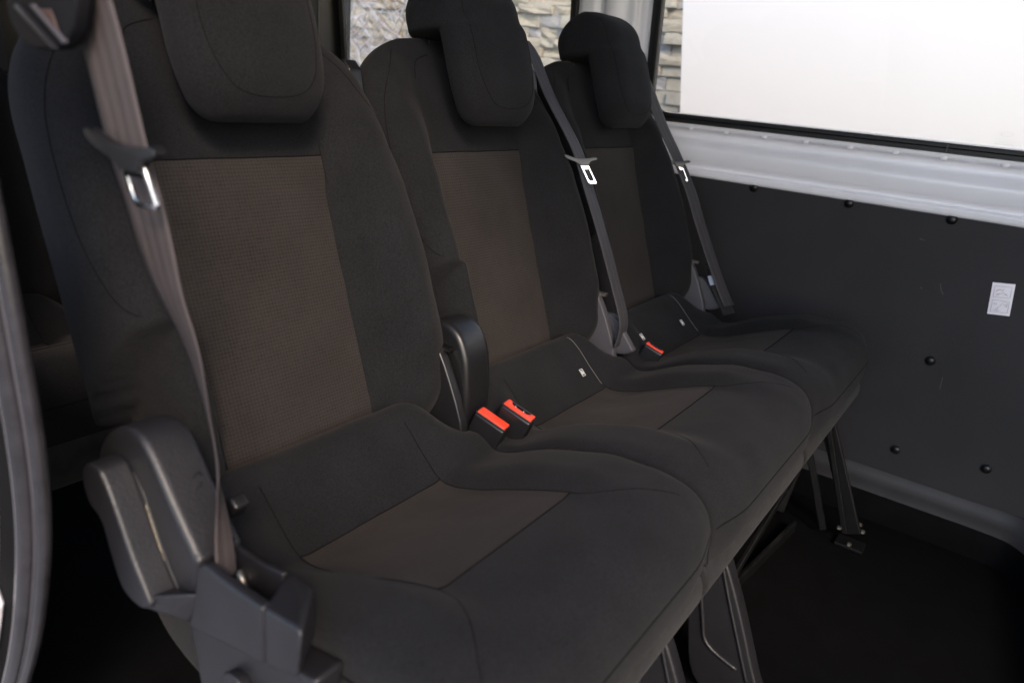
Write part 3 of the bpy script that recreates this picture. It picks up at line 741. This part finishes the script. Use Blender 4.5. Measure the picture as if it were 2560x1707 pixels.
# ---- legs of the row
def leg_of(seat, xc, xa, th=.03, m=M_PLA, nm='leg'):
    poly = smoothpoly([(.31, .345), (.255, .345), (.268, .31), (.238, .26), (.20, .18), (.155, .075), (.12, .012), (.20, .004), (.26, .03), (.285, .12), (.30, .22)], 4)
    o = link(nm, prism(poly, xa - xc, xa - xc + th, .005, 3, bang=40), m, seat, True); o.location = (0, -.6, 0)
    # pressed rib
    r_ = link('leg_rib', tube_mesh(smoothpoly([(xa - xc - .0005, .285, .25), (xa - xc - .0005, .262, .15), (xa - xc - .0005, .245, .105), (xa - xc - .0005, .19, .085)], 5, False), .0035, 8), m, o, True)
    r2 = link('leg_rib', tube_mesh(smoothpoly([(xa - xc - .0005, .262, .30), (xa - xc - .0005, .228, .21), (xa - xc - .0005, .165, .06)], 5, False), .003, 8), m, o, True)
    return o
leg_of(s2_, XC[1], 1.035)
leg_of(s1_, XC[0], .80, .025)
# far seat: open steel A-frame with bolts and brace
def bar(seat, xc, pts, w_, th, m, name='leg'):
    """flat steel bar through points, w_ across Y, th across X"""
    pts = [Vector(p) - Vector((xc, 0, 0)) for p in pts]; bm = bmesh.new()
    for a, b in zip(pts, pts[1:]):
        d = b - a; q = d.to_track_quat('Z', 'X').to_matrix(); box_bm(bm, (a + b) / 2, (th, w_, d.length + .004) if abs(d.x) < .6 * d.length else (w_, th, d.length), q)
    bev(bm, .002, 1); me = bpy.data.meshes.new('m'); bm.to_mesh(me); bm.free(); o = link(name, me, m, seat, False); o.location = (0, -.6, 0); return o
bar(s3_, XC[2], [(1.72, .262, .31), (1.72, .135, .035)], .012, .034, M_STEEL)
bar(s3_, XC[2], [(1.70, .255, .31), (1.705, .152, .035)], .008, .012, M_STEEL)
bar(s3_, XC[2], [(1.715, .275, .31), (1.70, .305, .03)], .012, .022, M_STEEL)
bar(s3_, XC[2], [(1.70, .42, .30), (1.70, .40, .02)], .014, .03, M_STEEL)
bar(s3_, XC[2], [(1.69, .30, .29), (1.71, .20, .02)], .010, .016, M_STEEL)
bar(s3_, XC[2], [(1.66, .36, .29), (1.40, .34, .02)], .018, .012, M_STEEL, 'brace')
bar(s3_, XC[2], [(1.68, .27, .22), (1.30, .30, .02)], .02, .01, M_STEEL, 'brace')
bar(s3_, XC[2], [(1.715, .165, .006), (1.715, .105, .006)], .05, .008, M_STEEL, 'foot_plate')
bar(s3_, XC[2], [(1.28, .30, .014), (1.68, .26, .014)], .03, .010, M_STEEL, 'floor_rail')
for (x, y, z) in ((1.742, .128, .05), (1.742, .118, .035), (1.70, .165, .045), (1.66, .29, .255), (1.70, .135, .013)):
    bm = bmesh.new(); bmesh.ops.create_cone(bm, cap_ends=True, segments=6, radius1=.006, radius2=.005, depth=.006)
    bmesh.ops.translate(bm, verts=bm.verts, vec=(x - XC[2], y, z)); me = bpy.data.meshes.new('m'); bm.to_mesh(me); bm.free(); o = link('bolt', me, M_BOLT, s3_, False); o.location = (0, -.6, 0)
# rear-row leg seen low at the left
for (a, b) in (((.42, .86, .36), (.42, .74, .02)),):
    pass

# ------------------------------------------------------------------ seat belts
def tongue(parent, pos, wd, dn, nrm, sc=1.0, bl=1.0):
    """pos = centre of the slotted bar; wd across, dn down towards the tip, nrm outwards"""
    wd, dn, nrm = Vector(wd).normalized(), Vector(dn).normalized(), Vector(nrm).normalized()
    def T(a, b, c): return pos + wd * a + dn * b + nrm * c
    def plate(outl, c0, c1, bv, name, m, holes=None):
        bm = bmesh.new()
        A = [bm.verts.new(T(a, b, c0)) for a, b in outl]; B = [bm.verts.new(T(a, b, c1)) for a, b in outl]
        bm.faces.new(A); bm.faces.new(B[::-1]); n = len(outl)
        for i in range(n): bm.faces.new((A[i], A[(i + 1) % n], B[(i + 1) % n], B[i])[::-1])
        bmesh.ops.recalc_face_normals(bm, faces=bm.faces); bev(bm, bv, 3, 35)
        me = bpy.data.meshes.new('m'); bm.to_mesh(me); bm.free(); return link(name, me, m, parent, True)
    k = sc
    out = smoothpoly([(-.039 * k, -.010 * k), (-.034 * k, -.0125 * k), (-.015 * k, -.004 * k), (.0, -.002 * k), (.02 * k, -.003 * k), (.034 * k, -.005 * k), (.038 * k, -.001 * k), (.033 * k, .003 * k), (.020 * k, .006 * k), (.012 * k, .013 * k), (.009 * k, .0155 * k), (-.009 * k, .0155 * k), (-.012 * k, .013 * k), (-.020 * k, .006 * k), (-.035 * k, -.002 * k)], 3)
    plate(out, .0005, .010 * k, .0035 * k, 'tongue_grip', M_PLAD)
    # metal blade: a frame with a window
    hw, l0, l1, iw, i0, i1 = .0145 * k, .012 * k, (.012 + .032 * bl) * k, .0098 * k, (.012 + .009 * bl) * k, (.012 + .0265 * bl) * k
    if bl > 1: hw, iw = .011 * k, .0058 * k
    V = []; F = []
    outer = [(-hw, l0), (hw, l0), (hw, l1 - .004 * k), (hw - .004 * k, l1), (-hw + .004 * k, l1), (-hw, l1 - .004 * k)]
    inner = [(-iw, i0), (iw, i0), (iw, i1), (iw, i1), (-iw, i1), (-iw, i1)]
    bm = bmesh.new()
    def ringv(c): return [bm.verts.new(T(a, b, c)) for a, b in outer], [bm.verts.new(T(a, b, c)) for a, b in [(-iw, i0), (iw, i0), (iw, i1 - .002), (iw - .002, i1), (-iw + .002, i1), (-iw, i1 - .002)]]
    o1, n1 = ringv(.003 * k); o2, n2 = ringv(.006 * k)
    for i in range(6):
        j = (i + 1) % 6
        bm.faces.new((o1[i], o1[j], n1[j], n1[i])); bm.faces.new((o2[i], n2[i], n2[j], o2[j])); bm.faces.new((o1[i], o2[i], o2[j], o1[j])); bm.faces.new((n1[i], n1[j], n2[j], n2[i]))
    bmesh.ops.recalc_face_normals(bm, faces=bm.faces); bev(bm, .0008 * k, 2, 40)
    me = bpy.data.meshes.new('m'); bm.to_mesh(me); bm.free(); link('tongue_blade', me, M_CHROME, parent, True)

def make_belt(name_label, pts, wdirs, wid, tpos, twd, tdn, tn, sc=1.0, m=None):
    b = empty('seat_belt', (0, 0, 0), name_label, 'seat belt', 'seat belts hanging in front of the backrests')
    path = smoothpoly(pts, 6, False); n = len(path)
    wd = []
    for i in range(n):
        f = i / (n - 1) * (len(wdirs) - 1); k = min(int(f), len(wdirs) - 2); t = f - k; wd.append(tuple(a * (1 - t) + c * t for a, c in zip(wdirs[k], wdirs[k + 1])))
    wb = link('webbing', ribbon(path, wd, wid, .0016), m or M_BELT_LIT, b, True)
    tongue(b, Vector(tpos), twd, tdn, tn, sc, 1.0 if m is None else 1.7)
    return b
# first belt: near, from the guide at top left down to the tray
B1 = [(.262, .760, 1.30), (.268, .690, 1.18), (.275, .625, 1.065), (.280, .587, .999), (.290, .571, .895), (.295, .562, .851), (.305, .559, .789), (.315, .546, .737), (.322, .541, .690), (.323, .529, .640), (.317, .517, .607), (.310, .503, .580), (.305, .492, .555), (.301, .484, .535)]
W1d = [(.0, -1, 0)] * 6 + [(-.05, -1, 0), (-.18, -.98, 0), (-.34, -.94, 0), (-.44, -.90, 0), (-.48, -.88, 0), (-.62, -.80, 0), (-.82, -.60, 0), (-.92, -.42, 0), (-.94, -.36, 0)]
make_belt('grey seat belt of the nearest seat, its steel tongue hanging by the brown panel', B1, W1d, [.062, .062, .062, .062, .062, .062, .062, .062, .060, .056, .042, .034, .030, .028], (.281, .545, .899), (.12, -1, .03), (.06, -.36, -.93), (-1, -.12, -.05), 1.0)
B2 = [(1.242, .888, 1.050), (1.252, .866, 1.022), (1.262, .825, .95), (1.27, .757, .86), (1.272, .715, .78), (1.27, .672, .70), (1.272, .63, .61), (1.268, .598, .54), (1.262, .60, .49)]
make_belt('seat belt of the middle seat with a bright tongue, hanging beside its right bolster', B2, [(1, .06, 0)] * 9, .044, (1.258, .735, .842), (.6, -.8, .1), (.10, -.55, -.83), (-.8, -.6, .1), .80, M_BELT_SHADE)
B3 = [(1.735, .93, 1.10), (1.74, .868, 1.015), (1.745, .80, .905), (1.748, .752, .838), (1.75, .70, .76), (1.752, .658, .68), (1.756, .606, .585), (1.76, .575, .53), (1.765, .55, .49)]
b3 = make_belt('seat belt of the farthest seat with a pale blue label near its lower end', B3, [(.97, -.24, 0)] * 9, .044, (1.742, .742, .822), (.62, -.78, .1), (.12, -.5, -.85), (-.7, -.7, .1), .78, M_BELT_SHADE)
link('belt_label', ribbon([(1.7525, .602, .560), (1.7530, .5965, .549), (1.7535, .591, .538)], (.97, -.24, 0), .047, .004, 5), M_BLUE, b3, False)
link('belt_wrap', ribbon(smoothpoly([(1.7545, .590, .537), (1.757, .575, .515), (1.759, .56, .492), (1.76, .545, .470)], 4, False), (.97, -.24, 0), .050, .005, 7), M_FELT, b3, True)
for k in range(4):
    z = .567 + k * .0062; link('belt_stitching', ribbon([(1.7525, .6035 + k * .0031, z), (1.7525, .6045 + k * .0031, z + .002)], (.97, -.24, 0), .048, .0032, 5), M_SEAM, b3, False)
# belt housing beside the near backrest shoulder
HX = .262
h1 = empty('belt_housing', (HX, .62, 1.0), 'faceted black plastic belt housing at the top left, beside the near belt', 'belt housing')
def hp(me, name, m, smooth=True):
    o = link(name, me, m, h1, smooth); o.location = (-HX, -.62, -1.0); return o
hp(prism([(.690, 1.03), (.683, 1.005), (.680, .980), (.668, .968), (.657, .963), (.6365, .961), (.606, .963), (.591, .967), (.578, .979), (.568, .998), (.570, 1.08), (.64, 1.18), (.70, 1.10)], .262, .274, .003, 3, bang=50), 'housing_body', mat('matt_black_plastic', (.006, .006, .0075), .7, spec=.15, bump=(300, .3, .0005)))
hp(prism([(.664, .990), (.656, .9925), (.600, .963), (.607, .9625)], .2590, .2623, .001, 2), 'edge_strip', M_PLA)
hp(prism([(.6355, .9915), (.6300, .9925), (.5845, .9685), (.5890, .9665)], .2590, .2623, .001, 2), 'edge_strip', M_GREYP)
hp(prism([(.627, .9895), (.606, .9895), (.5965, .9735)], .2605, .2622, .0003, 1), 'facet_reflection', mat('reddish_reflection', (.040, .022, .017), .5))  # reddish reflection on the housing, painted as a coloured facet
# ------------------------------------------------------------------ buckles
def make_buckle(pos, yaw, label, latched_gap, tilt=20, sc=.93):
    b = empty('belt_buckle', pos, label, 'belt buckle', 'belt buckles with orange-red release buttons')
    b.rotation_euler = (R(tilt), 0, R(yaw)); b.scale = (sc, sc, sc)
    # local frame: x thickness, y width, z up out of the seat
    link('buckle_body', box_mesh((0, 0, -.045), (.026, .060, .090), .0055, None, 3), M_PLAD, b, True)
    rim = bmesh.new()
    for (c_, s_) in (((-.0115, 0, .0008), (.0022, .055, .0035)), ((.0115, 0, .0008), (.0022, .055, .0035)), ((0, -.0285, .0004), (.020, .0022, .003)), ((0, .0285, .0004), (.020, .0022, .003))): box_bm(rim, c_, s_)
    bev(rim, .0006, 1); me = bpy.data.meshes.new('m'); rim.to_mesh(me); rim.free(); link('buckle_rim', me, M_GREYP if latched_gap is None else M_PLA, b, False)
    if latched_gap:
        poly = [(-.0098, -.027), (.0098, -.027), (.0098, -.020), (.003, -.017), (.0, -.013), (.0, .013), (.003, .017), (.0098, .020), (.0098, .027), (-.0098, .027)]
        link('release_button', prism(poly, -.002, .0042, .001, 2, axis='z'), M_RED, b, True)
        bm = bmesh.new()
        for k in range(15): box_bm(bm, (.0085, -.0155 + k * .0022, .0024), (.0018, .0009, .0016))
        me = bpy.data.meshes.new('m'); bm.to_mesh(me); bm.free(); link('slot_ribs', me, M_PLA, b, False)
        for y in (-.007, .009): link('latch_spring', tube_mesh([(.002, y, .002), (.0045, y + .0015, .0032), (.0055, y + .004, .002)], .0012, 8), M_CHROME, b, True)
    else:
        link('release_button', prism([(-.0098, -.027), (.0098, -.027), (.0098, .027), (-.0098, .027)], -.002, .0042, .0018, 3, axis='z'), M_RED, b, True)
    # oval emblem and moulded line on the face
    bm = bmesh.new()
    for k in range(20):
        a = R(18 * k); c_ = Vector((-.0133, .0115 * math.cos(a), -.052 + .005 * math.sin(a)))
        box_bm(bm, c_, (.0008, .0032, .0007), Matrix.Rotation(math.atan2(.005 * math.cos(a), -.0115 * math.sin(a)), 3, 'X'))
    for k in range(4): box_bm(bm, (-.0133, -.006 + .004 * k, -.052 + .0006 * (k % 2)), (.0008, .0012, .0042 - .0008 * (k % 2)))
    me = bpy.data.meshes.new('m'); bm.to_mesh(me); bm.free(); link('oval_emblem', me, M_PLA, b, False)
    link('moulded_line', box_mesh((-.0132, 0, -.070), (.0008, .034, .0009), 0), M_PLA, b, False)
    return b
make_buckle((.815, .577, .484), 10, 'black buckle of the nearest seat with a solid orange-red button, leftmost of the buckles', False)
make_buckle((.850, .554, .494), 10, 'second buckle from the left, its orange-red button notched round an open slot', True)
make_buckle((1.34, .554, .478), 10, 'small far buckle beside the grey hinge cover of the farthest seat', True, 20, .72)

# ------------------------------------------------------------------ sticker on the board
st = empty('instruction_sticker', (WX - .0135, .0, .612), 'white sticker with two line-drawn pictures on the black side board', 'sticker')
st.rotation_euler = (R(-6.5), 0, 0)
link('paper', box_mesh((0, 0, 0), (.0012, .043, .073), .0003), M_PAPER, st)
bm = bmesh.new(); br = bmesh.new()
def ln(b_, y0, z0, y1, z1, w_=.0008):
    a = Vector((-.0009, y0, z0)); c_ = Vector((-.0009, y1, z1)); d = c_ - a
    box_bm(b_, (a + c_) / 2, (.0006, d.length, w_), Matrix.Rotation(math.atan2(d.z, d.y), 3, 'X'))
for (z0, z1) in ((.004, .029), (-.030, -.003)):
    ln(bm, .016, z0, .016, z1); ln(bm, -.016, z0, -.016, z1); ln(bm, .016, z0, -.016, z0); ln(bm, .016, z1, -.016, z1)
for (a) in ((.004, .022, -.002, .018), (.0, .020, -.003, .024), (.010, .008, -.002, .015), (-.002, .015, -.012, .008), (.012, .010, .004, .012), (-.004, .010, -.010, .013)): ln(bm, *a)
for a in ((.008, -.024, .0, -.016), (.0, -.016, -.004, -.008), (.012, -.026, -.002, -.026), (.004, -.028, .004, -.020), (-.004, -.006, -.013, -.006), (-.013, -.006, -.013, -.016), (-.005, -.012, -.013, -.012), (.014, -.010, .006, -.010), (.014, -.013, .006, -.013)): ln(bm, *a)
for a in ((.012, .017, .009, .021), (.009, .021, .004, .022), (-.009, -.0155, -.013, -.0155)): ln(br, *a, .0012)
for b_, m_, nm in ((bm, M_INK, 'line_drawing'), (br, M_INKR, 'red_arrow')):
    me = bpy.data.meshes.new('m'); b_.to_mesh(me); b_.free(); link(nm, me, m_, st)

# ------------------------------------------------------------------ outside: stone wall, white sheet, dry bush
sw = empty('stone_wall', (4.3, 2.5, -.55), 'pale dry-laid stone wall seen through the van windows', 'wall')
link('wall_core', box_mesh((.19, .8, 1.3), (.40, 11, 3.6), .01), M_MORT, sw)
variants = []
for k in range(10):
    bm = bmesh.new(); vs = box_bm(bm, (0, 0, 0), (.10, 1, 1)); bmesh.ops.subdivide_edges(bm, edges=bm.edges, cuts=1, use_grid_fill=True)
    for v in bm.verts:
        v.co += Vector((random.uniform(-.012, .012), random.uniform(-.03, .03), random.uniform(-.06, .06)))
    me = bpy.data.meshes.new('m'); bm.to_mesh(me); bm.free(); me.materials.append(M_ST[k % 4]); variants.append(me)
cnt = 0; z = .85; rest = bmesh.new()
rows = []
zz = .30
while zz < 2.3:
    h = random.uniform(.045, .078); rows.append((zz, h)); zz += h + .003
for (z0, h) in rows:
    y = -1.5 + random.uniform(0, .1)
    while y < 6.0:
        l = random.choice((random.uniform(.07, .15), random.uniform(.12, .30)))
        vis = 1.78 < y < 5.05 and .98 < z0 < 1.58
        if vis and cnt < 298:
            me = random.choice(variants); o = bpy.data.objects.new('stone', me); COL.objects.link(o); o.parent = sw
            o.location = (.02 + random.uniform(-.02, .02), y + l / 2 - 2.5, z0 + h / 2 + .55); o.scale = (1, l - .002, h); o.rotation_euler = (random.uniform(-.03, .03), 0, 0); cnt += 1
        else:
            box_bm(rest, (.02 + random.uniform(-.02, .02), y + l / 2 - 2.5, z0 + h / 2 + .55), (.10, l - .007, h - .002))
        y += l + .003
me = bpy.data.meshes.new('m'); rest.to_mesh(me); rest.free(); o = link('stone_courses', me, M_ST[0], sw, False); o['kind'] = 'stuff'
rw = empty('boundary_wall', (2.0, 7.5, -.55), 'tan stone wall glimpsed through the rear door window at far left', 'wall')
link('wall_core', box_mesh((0, .2, 1.3), (12, .4, 3.6), .01), M_ST[2], rw)
ws = empty('white_sheet', (3.1, 1.4, -.55), 'large plain white board standing outside, filling the side window', 'board')
wsm = link('board_face', prism([(-6.0, -.02), (-.25, -.02), (-.05, 1.47), (.015, 1.91), (.12, 2.6), (-6.0, 2.6)], 0, .05, .004), M_WHITE, ws)
bush = empty('dry_bush', (3.55, 3.5, -.55), 'pale leafless bush tangled in front of the stone wall', 'bush')
for nm, m_, n_, seed in (('twigs', M_TWIG, 420, 3), ('brown_twigs', M_TWIG2, 110, 9)):
    random.seed(seed); V = []; F = []
    for k in range(n_):
        p = Vector((random.uniform(-.15, .35), random.uniform(-.55, 1.1) if m_ is M_TWIG2 else random.gauss(.45, .38), random.uniform(.9, 2.1))); d = Vector((random.uniform(-.4, .4), random.uniform(-.8, .8), random.uniform(-.3, 1))).normalized(); r = random.uniform(.003, .007)
        L_ = random.uniform(.10, .35); prev = None
        for s in range(5):
            a = d.cross(Vector((1, .1, .2))).normalized() * r * (1 - s / 6); b_ = d.cross(a).normalized() * r * (1 - s / 6)
            idx = len(V); V += [p + a, p - a * .5 + b_ * .87, p - a * .5 - b_ * .87]
            if prev is not None:
                for q in range(3): F.append((prev + q, prev + (q + 1) % 3, idx + (q + 1) % 3, idx + q))
            prev = idx; p = p + d * L_ / 4; d = (d + Vector((random.uniform(-.3, .3), random.uniform(-.3, .3), random.uniform(-.3, .3)))).normalized()
    o = link(nm, mesh(V, F), m_, bush, False); o['kind'] = 'stuff'
link('trunk', tube_mesh([(0, .3, 0), (.02, .3, .5), (-.03, .35, 1.0), (.02, .4, 1.5)], [.04, .03, .022, .012], 10), M_TWIG2, bush, True)
